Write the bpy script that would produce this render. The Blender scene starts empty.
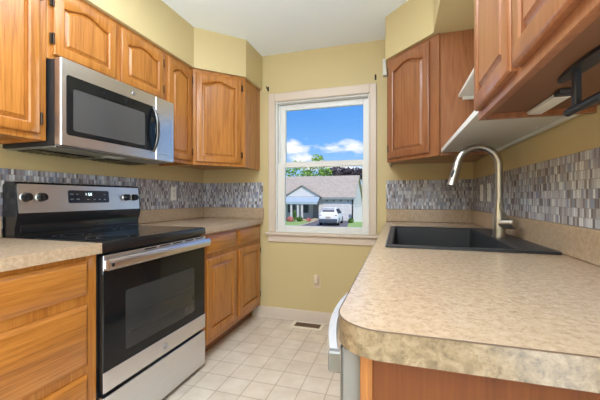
import bpy, bmesh, math, random
from mathutils import Vector, Matrix
R = math.radians
PI = math.pi
random.seed(4)
C = bpy.context.scene.collection
sc = bpy.context.scene

# ------------------------------------------------------------------ camera
W, H = 2.404, 2.427          # room width and ceiling height
cd = bpy.data.cameras.new('camera'); cam = bpy.data.objects.new('camera', cd); C.objects.link(cam)
cam.location = (1.8505, -2.7564, 1.1064); cam.rotation_euler = (PI/2, 0, R(17.138))
cd.sensor_width = 36; cd.lens = 320.53/600*36; cd.shift_y = -(200-198.03)/600*1.0
cd.clip_start = .02; cd.clip_end = 400
sc.camera = cam

# ------------------------------------------------------------------ view and light
sc.view_settings.view_transform = 'Standard'; sc.view_settings.look = 'None'
sc.cycles.caustics_reflective = False
sc.view_settings.gamma = 1; sc.view_settings.exposure = .46; sc.view_settings.use_curve_mapping = False

def area(name, loc, rot, sx, sy, power, col=(1, 1, 1)):
    l = bpy.data.lights.new(name, 'AREA'); l.shape = 'RECTANGLE'; l.size = sx; l.size_y = sy; l.energy = power; l.color = col
    o = bpy.data.objects.new(name, l); C.objects.link(o); o.location = loc; o.rotation_euler = rot
    return o
LK = dict(ceil=20, back=44, up=78, left=5)
area('ceiling_fill_light', (1.2, -1.85, 2.40), (0, 0, 0), 1.0, 1.3, LK['ceil'], (.80, .90, 1))  # unseen overhead fill, added to brighten both side walls
area('right_fill_light', (2.34, -3.72, 1.2), (0, R(90), R(-5)), 1.9, 1.5, LK['back'], (.74, .87, 1))  # fill added behind right of the camera; the wall has no patio door
area('left_fill_light', (.20, -3.7, 1.15), (0, R(-90), R(6)), 1.5, 1.4, LK['left'], (.74, .87, 1))  # fill added for the dark right wall; no window on this side
area('bounce_light', (1.2, -3.3, 1.3), (R(180), 0, 0), 1.6, 1.2, LK['up'], (.68, .83, 1))  # unseen lamp aimed upward, added to brighten the ceiling
sl = bpy.data.lights.new('sun', 'SUN'); sl.energy = 2.5; sl.angle = R(3); sl.color = (1, .93, .83)
so = bpy.data.objects.new('sun', sl); C.objects.link(so); so.rotation_euler = (R(42), 0, R(32))

# ------------------------------------------------------------------ node helpers
class NT:
    def __init__(s, name):
        s.m = bpy.data.materials.new(name); s.m.use_nodes = True
        s.t = s.m.node_tree; s.t.nodes.clear()
        s.out = s.n('ShaderNodeOutputMaterial'); s.b = s.n('ShaderNodeBsdfPrincipled')
        s.l(s.b.outputs[0], s.out.inputs[0])
    def n(s, typ, **k):
        x = s.t.nodes.new(typ)
        for a, v in k.items(): setattr(x, a, v)
        return x
    def l(s, a, b): s.t.links.new(a, b)
    def set(s, **k):
        for a, v in k.items():
            i = s.b.inputs[a.replace('_', ' ')]
            if isinstance(v, bpy.types.NodeSocket): s.l(v, i)
            else: i.default_value = (*v, 1) if isinstance(v, tuple) and len(v) == 3 else v
    def coord(s, scale=(1, 1, 1), rot=(0, 0, 0)):
        c = s.n('ShaderNodeTexCoord'); m = s.n('ShaderNodeMapping'); s.l(c.outputs['Object'], m.inputs[0])
        m.inputs['Scale'].default_value = scale; m.inputs['Rotation'].default_value = rot
        return m.outputs[0]
    def noise(s, vec, scale=5, detail=3, rough=.5, dist=0):
        n = s.n('ShaderNodeTexNoise'); s.l(vec, n.inputs['Vector'])
        n.inputs['Scale'].default_value = scale; n.inputs['Detail'].default_value = detail
        n.inputs['Roughness'].default_value = rough; n.inputs['Distortion'].default_value = dist
        return n.outputs['Fac']
    def ramp(s, fac, stops, interp='LINEAR'):
        r = s.n('ShaderNodeValToRGB'); s.l(fac, r.inputs[0]); r.color_ramp.interpolation = interp
        el = r.color_ramp.elements
        while len(el) < len(stops): el.new(.5)
        for e, (p, c) in zip(el, stops): e.position = p; e.color = (*c, 1)
        return r.outputs[0]
    def mix(s, f, a, b, mode='MIX'):
        m = s.n('ShaderNodeMix', data_type='RGBA', blend_type=mode)
        for i, v in ((0, f), (6, a), (7, b)):
            if isinstance(v, bpy.types.NodeSocket): s.l(v, m.inputs[i])
            else: m.inputs[i].default_value = (*v, 1) if isinstance(v, tuple) else v
        return m.outputs[2]
    def math(s, op, a, b=0, c=0):
        m = s.n('ShaderNodeMath', operation=op)
        for i, v in enumerate((a, b, c)):
            if isinstance(v, bpy.types.NodeSocket): s.l(v, m.inputs[i])
            else: m.inputs[i].default_value = v
        return m.outputs[0]
    def bump(s, h, strength=.2, dist=.002):
        b = s.n('ShaderNodeBump'); s.l(h, b.inputs['Height']); b.inputs['Strength'].default_value = strength
        b.inputs['Distance'].default_value = dist; s.l(b.outputs[0], s.b.inputs['Normal'])
def srgb(r, g, b):
    f = lambda c: (c/255)/12.92 if c/255 <= .04045 else ((c/255+.055)/1.055)**2.4
    return (f(r), f(g), f(b))

def plain(name, col, rough=.5, metal=0, **k):
    n = NT(name)
    v = n.coord(); nz = n.noise(v, 14, 2)
    c = n.mix(nz, tuple(x*.95 for x in col), tuple(min(1, x*1.05) for x in col))
    n.set(Base_Color=c, Roughness=rough, Metallic=metal, **k)
    return n.m
def paint(name, col, rough=.55, bump=.08):
    n = NT(name); v = n.coord(); a = n.noise(v, 2.2, 3)
    n.set(Base_Color=n.mix(a, tuple(x*.965 for x in col), tuple(min(1, x*1.035) for x in col)), Roughness=rough)
    n.bump(n.noise(v, 160, 2), bump, .001)
    return n.m
def oak(name, axis, dark, mid, light, rough=.33, coat=.35):
    n = NT(name)
    st = [7., 7., 7.]; st['xyz'.index(axis)] = .5
    info = n.n('ShaderNodeObjectInfo')
    tc = n.n('ShaderNodeTexCoord'); off = n.n('ShaderNodeVectorMath', operation='MULTIPLY_ADD')
    comb = n.n('ShaderNodeCombineXYZ')
    for i in range(3): n.l(info.outputs['Random'], comb.inputs[i])
    n.l(comb.outputs[0], off.inputs[0]); off.inputs[1].default_value = (3, 5, 7); n.l(tc.outputs['Object'], off.inputs[2])
    mp = n.n('ShaderNodeMapping'); n.l(off.outputs[0], mp.inputs[0]); mp.inputs['Scale'].default_value = st
    v = mp.outputs[0]
    wide = n.noise(v, 1.0, 3, .55, .6)
    rings = n.math('FRACT', n.math('MULTIPLY', wide, 9))
    rg = n.math('SMOOTH_MIN', rings, n.math('SUBTRACT', 1, rings), .1)
    mp2 = n.n('ShaderNodeMapping'); n.l(off.outputs[0], mp2.inputs[0])
    s2 = [260., 260., 260.]; s2['xyz'.index(axis)] = 9; mp2.inputs['Scale'].default_value = s2
    pores = n.noise(mp2.outputs[0], 1.0, 2, .6)
    f = n.math('ADD', n.math('MULTIPLY', rg, .34), n.math('MULTIPLY', pores, .45))
    f = n.math('ADD', f, n.math('MULTIPLY', wide, .35))
    c = n.ramp(f, [(.22, dark), (.46, mid), (.74, light)])
    n.set(Base_Color=c, Roughness=rough); n.b.inputs['Coat Weight'].default_value = coat; n.b.inputs['Coat Roughness'].default_value = .18
    n.bump(pores, .12, .001)
    return n.m
OA = (srgb(120, 68, 22), srgb(172, 108, 44), srgb(196, 134, 64))
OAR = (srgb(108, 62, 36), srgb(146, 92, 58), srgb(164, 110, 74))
oakz = oak('oak_upright_grain', 'z', *OA)
oaky = oak('oak_level_grain', 'y', *OA)
oakx = oak('oak_panel_shaded', 'z', srgb(86, 42, 4), srgb(102, 50, 6), srgb(114, 60, 10), .7, 0)  # end panel oak, its shade put into the colour as a darker brown
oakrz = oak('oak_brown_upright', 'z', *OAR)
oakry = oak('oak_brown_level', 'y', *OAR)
oakin = plain('cabinet_underside', srgb(120, 84, 60), .5)

wall_m = paint('yellow_paint', srgb(207, 187, 138))
ceil_m = paint('ceiling_paint', srgb(244, 250, 255), .7)
trim_m = paint('cream_trim_paint', srgb(216, 199, 182), .35, .02)
vinyl_m = paint('white_vinyl', srgb(230, 228, 224), .3, .01)
white_m = paint('white_enamel', srgb(232, 232, 228), .35, .02)
almond_m = paint('almond_plastic', srgb(226, 206, 178), .35, .01)
cream_m = paint('cream_enamel', srgb(238, 226, 204), .4, .01)
hinge_m = plain('bronze_hinge', (.045, .03, .02), .35, .8)
black_m = plain('black_enamel', (.012, .012, .013), .22)
blackmat_m = plain('black_satin', (.02, .02, .022), .45)
gap_m = plain('dark_gap', (.006, .006, .006), .8)
iron_m = plain('dark_iron', (.028, .032, .04), .38, .3)
nickel_m = plain('brushed_nickel', srgb(178, 172, 162), .3, 1)
chrome_m = plain('chrome', (.8, .8, .8), .1, 1)
ring_m = plain('burner_print', (.055, .055, .058), .3)
led_m = plain('led_diffuser', (.75, .74, .7), .4)

def steel(name, col, rough=.3, axis=1):
    n = NT(name); s = [500, 500, 500]; s[axis] = 4
    v = n.coord(tuple(s)); a = n.noise(v, 1, 2)
    n.set(Base_Color=n.mix(a, tuple(x*.9 for x in col), tuple(min(1, x*1.08) for x in col)), Metallic=1., Roughness=rough)
    n.bump(a, .05, .0005)
    return n.m
steel_m = steel('stainless_steel', (.74, .75, .77), .32)
steelv_m = steel('stainless_steel_door', (.5, .49, .48), .35, 2)
darksteel_m = steel('dark_chrome', (.13, .13, .13), .25, 2)

def glassy(name, col, rough=.04, spec=.5):
    n = NT(name); v = n.coord(); n.set(Base_Color=n.mix(n.noise(v, 6, 2), col, tuple(x*1.3 for x in col)), Roughness=rough)
    n.b.inputs['Specular IOR Level'].default_value = spec
    return n.m
bglass_m = glassy('black_glass', (.008, .009, .010), .04, .28)
cook_m = glassy('cooktop_glass', (.012, .013, .015), .07, .6)
window_oven_m = glassy('oven_window_glass', (.030, .031, .031), .10, .22)
def mesh_screen():
    n = NT('microwave_screen'); v = n.coord((1, 420, 420)); vo = n.n('ShaderNodeTexVoronoi'); n.l(v, vo.inputs['Vector']); vo.inputs['Scale'].default_value = 1
    vo.inputs['Randomness'].default_value = 0
    n.set(Base_Color=n.ramp(vo.outputs['Distance'], [(.2, (.012, .012, .012)), (.5, (.09, .09, .09))]), Roughness=.12)
    return n.m
screen_m = mesh_screen()
control_m = plain('control_pad_glare', (.55, .56, .58), .22, .8)  # bright metallic grey stands in for window glare on the dark key pad
disp_m = glassy('display_glass', (.02, .025, .04), .12, .5)
n = NT('display_digits'); n.set(Base_Color=(.4, .6, .7), Emission_Color=(.75, .95, 1)); n.b.inputs['Emission Strength'].default_value = 1.6; digit_m = n.m
ink_m = plain('pale_print', (.5, .52, .55), .5)
logo_m = plain('grey_emblem', (.32, .32, .34), .35, .6)

def laminate(name, base, dark, light, sc_=1.0, amt=1.0):
    n = NT(name); v = n.coord()
    a = n.noise(v, 230*sc_, 4, .7); b = n.noise(v, 70*sc_, 4, .65, .6); c = n.noise(v, 9, 2)
    c1 = n.ramp(a, [(.36, dark), (.47, base), (.6, base), (.72, light)])
    c2 = n.ramp(b, [(.33, dark), (.5, base), (.68, light)])
    m = n.mix(.5, c1, c2)
    m = n.mix(n.math('MULTIPLY', c, .35), m, tuple(x*.88 for x in base))
    n.set(Base_Color=m, Roughness=.26); n.b.inputs['Coat Weight'].default_value = .2; n.b.inputs['Coat Roughness'].default_value = .15
    return n.m
lam_m = laminate('speckled_laminate', srgb(182, 157, 130), srgb(140, 116, 92), srgb(204, 182, 160))
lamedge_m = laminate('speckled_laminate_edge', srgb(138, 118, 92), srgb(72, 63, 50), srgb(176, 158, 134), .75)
seam_m = plain('laminate_seam', srgb(92, 70, 54), .5)
n = NT('granite_composite'); v = n.coord(); n.set(Base_Color=n.ramp(n.noise(v, 500, 2), [(.4, (.010, .010, .012)), (.75, (.045, .046, .05))]), Roughness=.42); sink_m = n.m

def cells(name, u, w, h, stops, mortar, mw, rough, useoff=True, vaxis='Z', off=(0, 0), metal=0):
    """small staggered tiles counted out by row and column"""
    n = NT(name); tc = n.n('ShaderNodeTexCoord'); sp = n.n('ShaderNodeSeparateXYZ'); n.l(tc.outputs['Object'], sp.inputs[0])
    U = n.math('ADD', sp.outputs[u], off[0]); V = n.math('ADD', sp.outputs[vaxis], off[1])
    rv = n.math('DIVIDE', V, h); row = n.math('FLOOR', rv)
    uu = n.math('DIVIDE', U, w)
    if useoff: uu = n.math('ADD', uu, n.math('MULTIPLY', row, .37))
    col = n.math('FLOOR', uu)
    cb = n.n('ShaderNodeCombineXYZ'); n.l(row, cb.inputs[0]); n.l(col, cb.inputs[1])
    wn = n.n('ShaderNodeTexWhiteNoise', noise_dimensions='2D'); n.l(cb.outputs[0], wn.inputs['Vector'])
    colr = n.ramp(wn.outputs['Value'], stops, 'CONSTANT')
    fu = n.math('FRACT', uu); fv = n.math('FRACT', rv)
    du = n.math('MULTIPLY', n.math('MINIMUM', fu, n.math('SUBTRACT', 1, fu)), w)
    dv = n.math('MULTIPLY', n.math('MINIMUM', fv, n.math('SUBTRACT', 1, fv)), h)
    d = n.math('MINIMUM', du, dv)
    mk = n.n('ShaderNodeMapRange'); n.l(d, mk.inputs[0]); mk.inputs[1].default_value = mw*.4; mk.inputs[2].default_value = mw
    return n, colr, mk.outputs[0], wn.outputs['Value']
def mosaic(name, u):
    st = [(0, srgb(120, 112, 118)), (.12, srgb(182, 184, 196)), (.30, srgb(148, 142, 150)), (.44, srgb(198, 200, 210)),
          (.58, srgb(132, 140, 164)), (.70, srgb(164, 162, 170)), (.84, srgb(100, 94, 102)), (.91, srgb(218, 220, 226))]
    n, c, mk, rnd = cells(name, u, .0125, .0294, st, None, .0013, .2, off=(0, -1.0165))
    col = n.mix(mk, srgb(152, 146, 144), c)
    rg = n.ramp(rnd, [(0, (.12,)*3), (.4, (.3,)*3), (.7, (.16,)*3)])
    n.set(Base_Color=col, Roughness=rg); n.bump(mk, .5, .002)
    return n.m
mos_y, mos_x = mosaic('mosaic_side', 'Y'), mosaic('mosaic_back', 'X')
def floor_mat():
    st = [(0, srgb(222, 208, 190)), (.25, srgb(228, 215, 198)), (.5, srgb(217, 202, 184)), (.75, srgb(226, 211, 192))]
    n, c, mk, rnd = cells('vinyl_tile', 'X', .1524, .1524, st, None, .0042, .3, False, 'Y', (.067, .074))
    v = n.coord(); mott = n.ramp(n.noise(v, 9, 4, .6), [(.35, srgb(208, 186, 162)), (.65, srgb(236, 220, 202))])
    c = n.mix(.45, c, mott)
    c = n.mix(mk, n.mix(.3, srgb(172, 152, 128), mott), c)
    n.set(Base_Color=c, Roughness=.34); n.bump(mk, .25, .001)
    return n.m
floor_m = floor_mat()
def pane_mat():
    n = NT('window_glass'); n.t.nodes.remove(n.b)
    tr = n.n('ShaderNodeBsdfTransparent'); gl = n.n('ShaderNodeBsdfGlossy'); gl.inputs['Roughness'].default_value = .02
    fr = n.n('ShaderNodeFresnel'); fr.inputs[0].default_value = 1.35; mx = n.n('ShaderNodeMixShader')
    n.l(n.math('MULTIPLY', fr.outputs[0], .06), mx.inputs[0]); n.l(tr.outputs[0], mx.inputs[1]); n.l(gl.outputs[0], mx.inputs[2]); n.l(mx.outputs[0], n.out.inputs[0])
    return n.m
pane_m = pane_mat()

# ------------------------------------------------------------------ sky
w = bpy.data.worlds.new('sky'); sc.world = w; w.use_nodes = True; t = w.node_tree; t.nodes.clear()
def wn(typ, **k):
    x = t.nodes.new(typ)
    for a, v in k.items(): setattr(x, a, v)
    return x
wo = wn('ShaderNodeOutputWorld'); bg = wn('ShaderNodeBackground'); t.links.new(bg.outputs[0], wo.inputs[0])
tc = wn('ShaderNodeTexCoord'); sp = wn('ShaderNodeSeparateXYZ'); t.links.new(tc.outputs['Generated'], sp.inputs[0])
rp = wn('ShaderNodeValToRGB'); t.links.new(sp.outputs['Z'], rp.inputs[0]); el = rp.color_ramp.elements
stops = ((.0, (214, 232, 250)), (.08, (160, 206, 250)), (.17, (116, 176, 244)), (.25, (92, 158, 236)), (.6, (40, 104, 208)))
while len(el) < len(stops): el.new(.5)
for e, (p, c) in zip(el, stops): e.position = p; e.color = (*srgb(*c), 1)
mp = wn('ShaderNodeMapping'); t.links.new(tc.outputs['Generated'], mp.inputs[0]); mp.inputs['Scale'].default_value = (1, 1, 2.6); mp.inputs['Location'].default_value = (.33, 0, .2)
nz = wn('ShaderNodeTexNoise'); t.links.new(mp.outputs[0], nz.inputs[0]); nz.inputs['Scale'].default_value = 5.2; nz.inputs['Detail'].default_value = 6; nz.inputs['Roughness'].default_value = .55
def wm(op, a, b):
    m = wn('ShaderNodeMath', operation=op)
    for i, v in enumerate((a, b)):
        if isinstance(v, bpy.types.NodeSocket): t.links.new(v, m.inputs[i])
        else: m.inputs[i].default_value = v
    return m.outputs[0]
nz.inputs['Scale'].default_value = 14
nrm_ = wn('ShaderNodeVectorMath', operation='NORMALIZE'); t.links.new(tc.outputs['Generated'], nrm_.inputs[0])
mask = None      # banks of cloud, each a direction in the sky with a spread
for (cx, cy, cz, a_, b_) in ((-.322, .937, .155, 16, 42), (-.287, .95, .125, 20, 55), (-.183, .972, .150, 14, 48), (-.14, .98, .152, 13, 42), (-.20, .97, .098, 5, 75), (.2, .95, .2, 6, 26), (-.7, .68, .2, 6, 24), (.6, .6, .45, 4, 8), (-.4, .5, .75, 3, 5), (.3, -.7, .5, 3, 6), (-.7, -.5, .4, 3, 6)):
    sb = wn('ShaderNodeVectorMath', operation='SUBTRACT'); t.links.new(nrm_.outputs[0], sb.inputs[0]); sb.inputs[1].default_value = (cx, cy, cz)
    ml = wn('ShaderNodeVectorMath', operation='MULTIPLY'); t.links.new(sb.outputs[0], ml.inputs[0]); ml.inputs[1].default_value = (a_, min(a_, 6), b_)
    ln = wn('ShaderNodeVectorMath', operation='LENGTH'); t.links.new(ml.outputs[0], ln.inputs[0])
    m1 = wm('SUBTRACT', 1.0, ln.outputs['Value']); mask = m1 if mask is None else wm('MAXIMUM', mask, m1)
mask = wm('MAXIMUM', mask, -1.3)
tot = wm('ADD', mask, wm('MULTIPLY', wm('SUBTRACT', nz.outputs['Fac'], .5), 3.2))
cr = wn('ShaderNodeMapRange'); t.links.new(tot, cr.inputs[0]); cr.inputs[1].default_value = .0; cr.inputs[2].default_value = .75
mx = wn('ShaderNodeMix', data_type='RGBA'); t.links.new(cr.outputs[0], mx.inputs[0]); t.links.new(rp.outputs[0], mx.inputs[6]); mx.inputs[7].default_value = (.95, .97, 1, 1)
t.links.new(mx.outputs[2], bg.inputs[0]); bg.inputs[1].default_value = .8

# ------------------------------------------------------------------ mesh helpers
def B(): return bmesh.new()
def box(bm, x0, x1, y0, y1, z0, z1, bev=0, seg=1):
    r = bmesh.ops.create_cube(bm, size=1)
    vs = r['verts']
    for v in vs: v.co = Vector(((x0+x1)/2+v.co.x*(x1-x0), (y0+y1)/2+v.co.y*(y1-y0), (z0+z1)/2+v.co.z*(z1-z0)))
    if bev:
        es = {e for v in vs for e in v.link_edges}
        bmesh.ops.bevel(bm, geom=list(es), offset=min(bev, .45*min(abs(x1-x0), abs(y1-y0), abs(z1-z0))), segments=seg, affect='EDGES', profile=.6)
    return bm
def cyl(bm, a, b, r0, r1=None, n=20, caps=True):
    a, b = Vector(a), Vector(b); d = b-a; r1 = r0 if r1 is None else r1
    q = d.to_track_quat('Z', 'Y').to_matrix().to_4x4(); q.translation = (a+b)/2
    bmesh.ops.create_cone(bm, cap_ends=caps, segments=n, radius1=r0, radius2=r1, depth=d.length, matrix=q)
    return bm
def prism(bm, poly, z0, z1):
    lo = [bm.verts.new((x, y, z0)) for x, y in poly]; hi = [bm.verts.new((x, y, z1)) for x, y in poly]
    bm.faces.new(lo[::-1]); bm.faces.new(hi)
    for i in range(len(poly)):
        j = (i+1) % len(poly); bm.faces.new((lo[i], lo[j], hi[j], hi[i]))
    return bm
def prism_y(bm, poly, y0, y1):       # polygon in x, z pulled along y
    a = [bm.verts.new((x, y0, z)) for x, z in poly]; b = [bm.verts.new((x, y1, z)) for x, z in poly]
    bm.faces.new(a); bm.faces.new(b[::-1])
    for i in range(len(poly)):
        j = (i+1) % len(poly); bm.faces.new((a[j], a[i], b[i], b[j]))
    return bm
def tube(bm, pts, rad, n=14, caps=True):
    pts = [Vector(p) for p in pts]; rad = rad if isinstance(rad, (list, tuple)) else [rad]*len(pts)
    rings = []; up = None
    for i, p in enumerate(pts):
        d = (pts[min(i+1, len(pts)-1)]-pts[max(i-1, 0)]).normalized()
        if up is None: up = d.orthogonal().normalized()
        up = (up-d*up.dot(d)).normalized(); s = d.cross(up)
        rings.append([bm.verts.new(p+(up*math.cos(2*PI*k/n)+s*math.sin(2*PI*k/n))*rad[i]) for k in range(n)])
    for a, b in zip(rings, rings[1:]):
        for k in range(n): bm.faces.new((a[k], a[(k+1) % n], b[(k+1) % n], b[k]))
    if caps: bm.faces.new(rings[0][::-1]); bm.faces.new(rings[-1])
    return bm
def obj(name, bm, mats, parent=None, smooth=True, loc=None, **props):
    bmesh.ops.recalc_face_normals(bm, faces=bm.faces)
    me = bpy.data.meshes.new(name); bm.to_mesh(me); bm.free()
    for m in (mats if isinstance(mats, (list, tuple)) else [mats]): me.materials.append(m)
    if smooth:
        for p in me.polygons: p.use_smooth = True
        me.set_sharp_from_angle(angle=R(32))
    o = bpy.data.objects.new(name, me); C.objects.link(o)
    if parent: o.parent = parent
    if loc: o.location = loc
    for k, v in props.items(): o[k] = v
    return o
def thing(name, label, cat, loc=(0, 0, 0), rotz=0, group=None):
    o = bpy.data.objects.new(name, None); o.empty_display_size = .1; C.objects.link(o)
    o.location = loc; o.rotation_euler = (0, 0, rotz); o['label'] = label; o['category'] = cat
    if group: o['group'] = group
    return o
def tag(o, label, cat, group=None):
    o['label'] = label; o['category'] = cat
    if group: o['group'] = group
    return o
def struct(name, bm, m, **k): return obj(name, bm, m, kind='structure', **k)
def sbox(*a, **k): return box(B(), *a, **k)

# ------------------------------------------------------------------ room shell
YB = -5.6      # the wall behind the camera
WX0, WX1, WZ0, WZ1 = .759, 1.618, .795, 1.997
struct('floor', sbox(-.1, W+.1, YB-.1, .12, -.06, 0), floor_m, smooth=False)
struct('ceiling', sbox(-.1, W+.1, YB-.1, .12, H, H+.08), ceil_m, smooth=False)
struct('wall_left', sbox(-.1, 0, YB, 0, 0, H), wall_m, smooth=False)
struct('wall_right', sbox(W, W+.1, YB, 0, 0, H), wall_m, smooth=False)
bm = B()
for a in ((-.1, WX0, 0, .12, 0, H), (WX1, W+.1, 0, .12, 0, H), (WX0, WX1, 0, .12, 0, WZ0), (WX0, WX1, 0, .12, WZ1, H)): box(bm, *a)
struct('wall_back', bm, wall_m, smooth=False)
struct('wall_front', sbox(-.1, W+.1, YB-.1, YB, 0, H), wall_m, smooth=False)
# soffits above the wall cabinets, with a cut corner at each end of the window wall
struct('trim_1', prism(B(), [(0, 0), (.632, 0), (.632, -.334), (.336, -.63), (.336, YB), (0, YB)], 2.116, H), wall_m, smooth=False)
struct('trim_2', prism(B(), [(W, 0), (W-.648, 0), (W-.648, -.335), (2.052, -.645), (2.052, -3.2), (W, -3.2)], 2.116, H), wall_m, smooth=False)
def base_profile(): return [(0, 0), (.016, 0), (.016, .085), (.011, .098), (0, .102)]
bm = B()
a = [(-y, z) for y, z in base_profile()]
va = [bm.verts.new((.546, y, z)) for y, z in a]; vb = [bm.verts.new((1.80, y, z)) for y, z in a]
bm.faces.new(va); bm.faces.new(vb[::-1])
for i in range(len(a)):
    j = (i+1) % len(a); bm.faces.new((va[i], va[j], vb[j], vb[i]))
box(bm, .546, 1.80, -.026, -.016, 0, .014, .004)
struct('baseboard_back', bm, trim_m)

# ------------------------------------------------------------------ window
win = bpy.data.objects.new('window_1', None); C.objects.link(win); win['kind'] = 'structure'; win.location = (1.188, 0, .8)
def wpart(name, bm, m, parent=win, **k):
    bmesh.ops.translate(bm, verts=bm.verts, vec=-Vector(win.location)); return obj(name, bm, m, parent, **k)
def ring(bm, x0, x1, z0, z1, l, r, b, t_, y0, y1, bev=.002):
    box(bm, x0, x0+l, y0, y1, z0, z1, bev); box(bm, x1-r, x1, y0, y1, z0, z1, bev)
    box(bm, x0+l, x1-r, y0, y1, z1-t_, z1, bev); box(bm, x0+l, x1-r, y0, y1, z0, z0+b, bev)
bm = B()
box(bm, .70, .760, -.017, 0, .795, 2.067, .004); box(bm, 1.617, 1.673, -.017, 0, .795, 2.067, .004); box(bm, .760, 1.617, -.017, 0, 1.996, 2.067, .004)
box(bm, .756, .768, -.022, 0, .795, 1.99, .003); box(bm, 1.609, 1.621, -.022, 0, .795, 1.99, .003); box(bm, .768, 1.609, -.022, 0, 1.988, 2.0, .003)
wpart('window_casing', bm, trim_m)
bm = B(); box(bm, .675, 1.692, -.038, .03, .770, .793, .006, 2); wpart('window_sill', bm, trim_m)
bm = B(); box(bm, .697, 1.674, -.016, 0, .704, .770, .005); wpart('window_apron', bm, trim_m)
bm = B(); ring(bm, .7595, 1.6175, .7955, 1.9965, .02, .018, .022, .02, .004, .118, .001)
box(bm, .7795, .7895, .052, .060, .82, 1.97); box(bm, 1.590, 1.5995, .052, .060, .82, 1.97)
wpart('window_jamb', bm, vinyl_m)
bm = B(); ring(bm, .779, 1.600, 1.398, 1.974, .062, .045, .044, .052, .064, .096, .004)
up = wpart('upper_sash', bm, vinyl_m)
bm = B(); box(bm, .838, 1.557, .078, .082, 1.440, 1.924); g = wpart('pane', bm, pane_m, win, smooth=False)
bm = B(); ring(bm, .779, 1.600, .815, 1.424, .070, .048, .038, .040, .018, .052, .004)
lo = wpart('lower_sash', bm, vinyl_m)
box_ = B(); box(box_, .847, 1.554, .033, .037, .851, 1.386); wpart('pane', box_, pane_m, win, smooth=False)
bm = B(); box(bm, 1.15, 1.22, .020, .036, 1.424, 1.432, .003); cyl(bm, (1.185, .028, 1.43), (1.185, .028, 1.440), .009); box(bm, 1.178, 1.214, .022, .034, 1.437, 1.443, .002)
wpart('sash_lock', bm, vinyl_m)

# ------------------------------------------------------------------ cabinet parts
def arch_loop(hw, zb, zt, rise, n=22):
    """opening outline: two bottom corners, then the arch from right to left"""
    pts = [(-hw, zb), (hw, zb), (hw, zt)]
    if rise:
        for i in range(1, n):
            u = 1-2*i/n
            s = 0 if abs(u) > .96 else ((1+math.cos(PI*u/.96))/2)**.8
            pts.append((u*hw, zt+rise*s))
    else:
        for i in range(1, n): pts.append(((1-2*i/n)*hw, zt))
    pts.append((-hw, zt))
    return pts
def loop_faces(bm, rings):
    vr = [[bm.verts.new((x, y, z)) for (y, z) in r] for r, x in rings]
    for a, b in zip(vr, vr[1:]):
        m = len(a)
        for k in range(m): bm.faces.new((a[k], a[(k+1) % m], b[(k+1) % m], b[k]))
    return vr
def make_door(parent, w, h, loc, rise=.035, mz=None, hinge=None, st=.048, name='door'):
    """frame and raised panel door; its back on the local x = loc.x plane, facing +x"""
    mz = mz or oakz; t = .019; hw, hh = w/2, h/2
    def outer(d): return [(-hw+d, -hh+d), (hw-d, -hh+d), (hw-d, hh-d)]+[((1-2*i/22)*(hw-d), hh-d) for i in range(1, 22)]+[(-hw+d, hh-d)]
    ow = hw-st; zb = -hh+st; zt = hh-st-rise
    bm = B()
    rings = [(outer(0), 0), (outer(0), t-.006), (outer(.004), t-.0015), (outer(.008), t), (arch_loop(ow+.006, zb-.006, zt+.006, rise), t), (arch_loop(ow, zb, zt, rise), t-.004), (arch_loop(ow, zb, zt, rise), .004)]
    vr = loop_faces(bm, rings); bm.faces.new(vr[0][::-1])
    d = obj(name, bm, mz, parent, loc=loc)
    bm = B()
    r2 = [(arch_loop(ow, zb, zt, rise), .004), (arch_loop(ow-.005, zb+.005, zt-.005, rise), .005), (arch_loop(ow-.018, zb+.018, zt-.018, rise*.95), t-.003), (arch_loop(ow-.020, zb+.020, zt-.020, rise*.95), t-.001)]
    vr = loop_faces(bm, r2)
    f = bm.faces.new(vr[-1])
    obj('door_panel', bm, mz, d)
    if hinge is not None:
        s = -1 if hinge < 0 else 1
        for z in (hh-.07, -hh+.07):
            bm = B(); cyl(bm, (t-.004, s*(hw+.004), z-.026), (t-.004, s*(hw+.004), z+.026), .0045, n=10)
            box(bm, t-.016, t-.007, s*(hw+.003)-.004 if s > 0 else s*(hw+.003)-.012, s*(hw+.003)+.012 if s > 0 else s*(hw+.003)+.004, z-.024, z+.024, .001)
            obj('hinge', bm, hinge_m, d, label='dark bronze hinge')
    return d
def make_drawer(parent, w, h, loc, m=None, name='drawer'):
    bm = B(); t = .019; hw, hh = w/2, h/2
    rect = lambda d: [(-hw+d, -hh+d), (hw-d, -hh+d), (hw-d, hh-d), (-hw+d, hh-d)]
    vr = loop_faces(bm, [(rect(0), 0), (rect(0), t-.011), (rect(.004), t-.009), (rect(.013), t-.002), (rect(.017), t)])
    bm.faces.new(vr[0][::-1]); bm.faces.new(vr[-1])
    return obj(name, bm, m or oaky, parent, loc=loc)

def wall_cabinet(label, loc, rotz, width, z0, z1, depth, doors, mz, my, group, lift=.018):
    """local frame: back on x = 0, front towards +x, spanning y = 0 .. width"""
    t = thing('wall_cabinet', label, 'cabinet', (loc[0], loc[1], z0), rotz, group)
    h = z1-z0; f = .019
    bm = B(); box(bm, .0, depth-f, 0.001, width-.001, lift, h)
    for y_ in (.001, width-.013): box(bm, 0, depth-f, y_, y_+.012, 0, lift+.001)
    obj('cabinet_box', bm, mz, t, smooth=False)
    bm = B(); box(bm, depth-f, depth, 0.0005, width-.0005, 0, h, .0015); obj('face_frame', bm, mz, t)
    for (y0, y1, hg) in doors:
        make_door(t, y1-y0, h-.052, (depth+.0005, (y0+y1)/2, h/2-.001), rise=.030, mz=mz, hinge=hg)
    return t
ZU, ZT = 1.366, 2.115
G1 = 'honey oak wall cabinets on the left wall'
wall_cabinet('tall honey oak wall cabinet left of the microwave, arched door', (0.001, -2.62, 0), 0, .92, ZU, ZT, .312, [(.03, .45, None), (.472, .885, 1)], oakz, oaky, G1)
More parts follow.
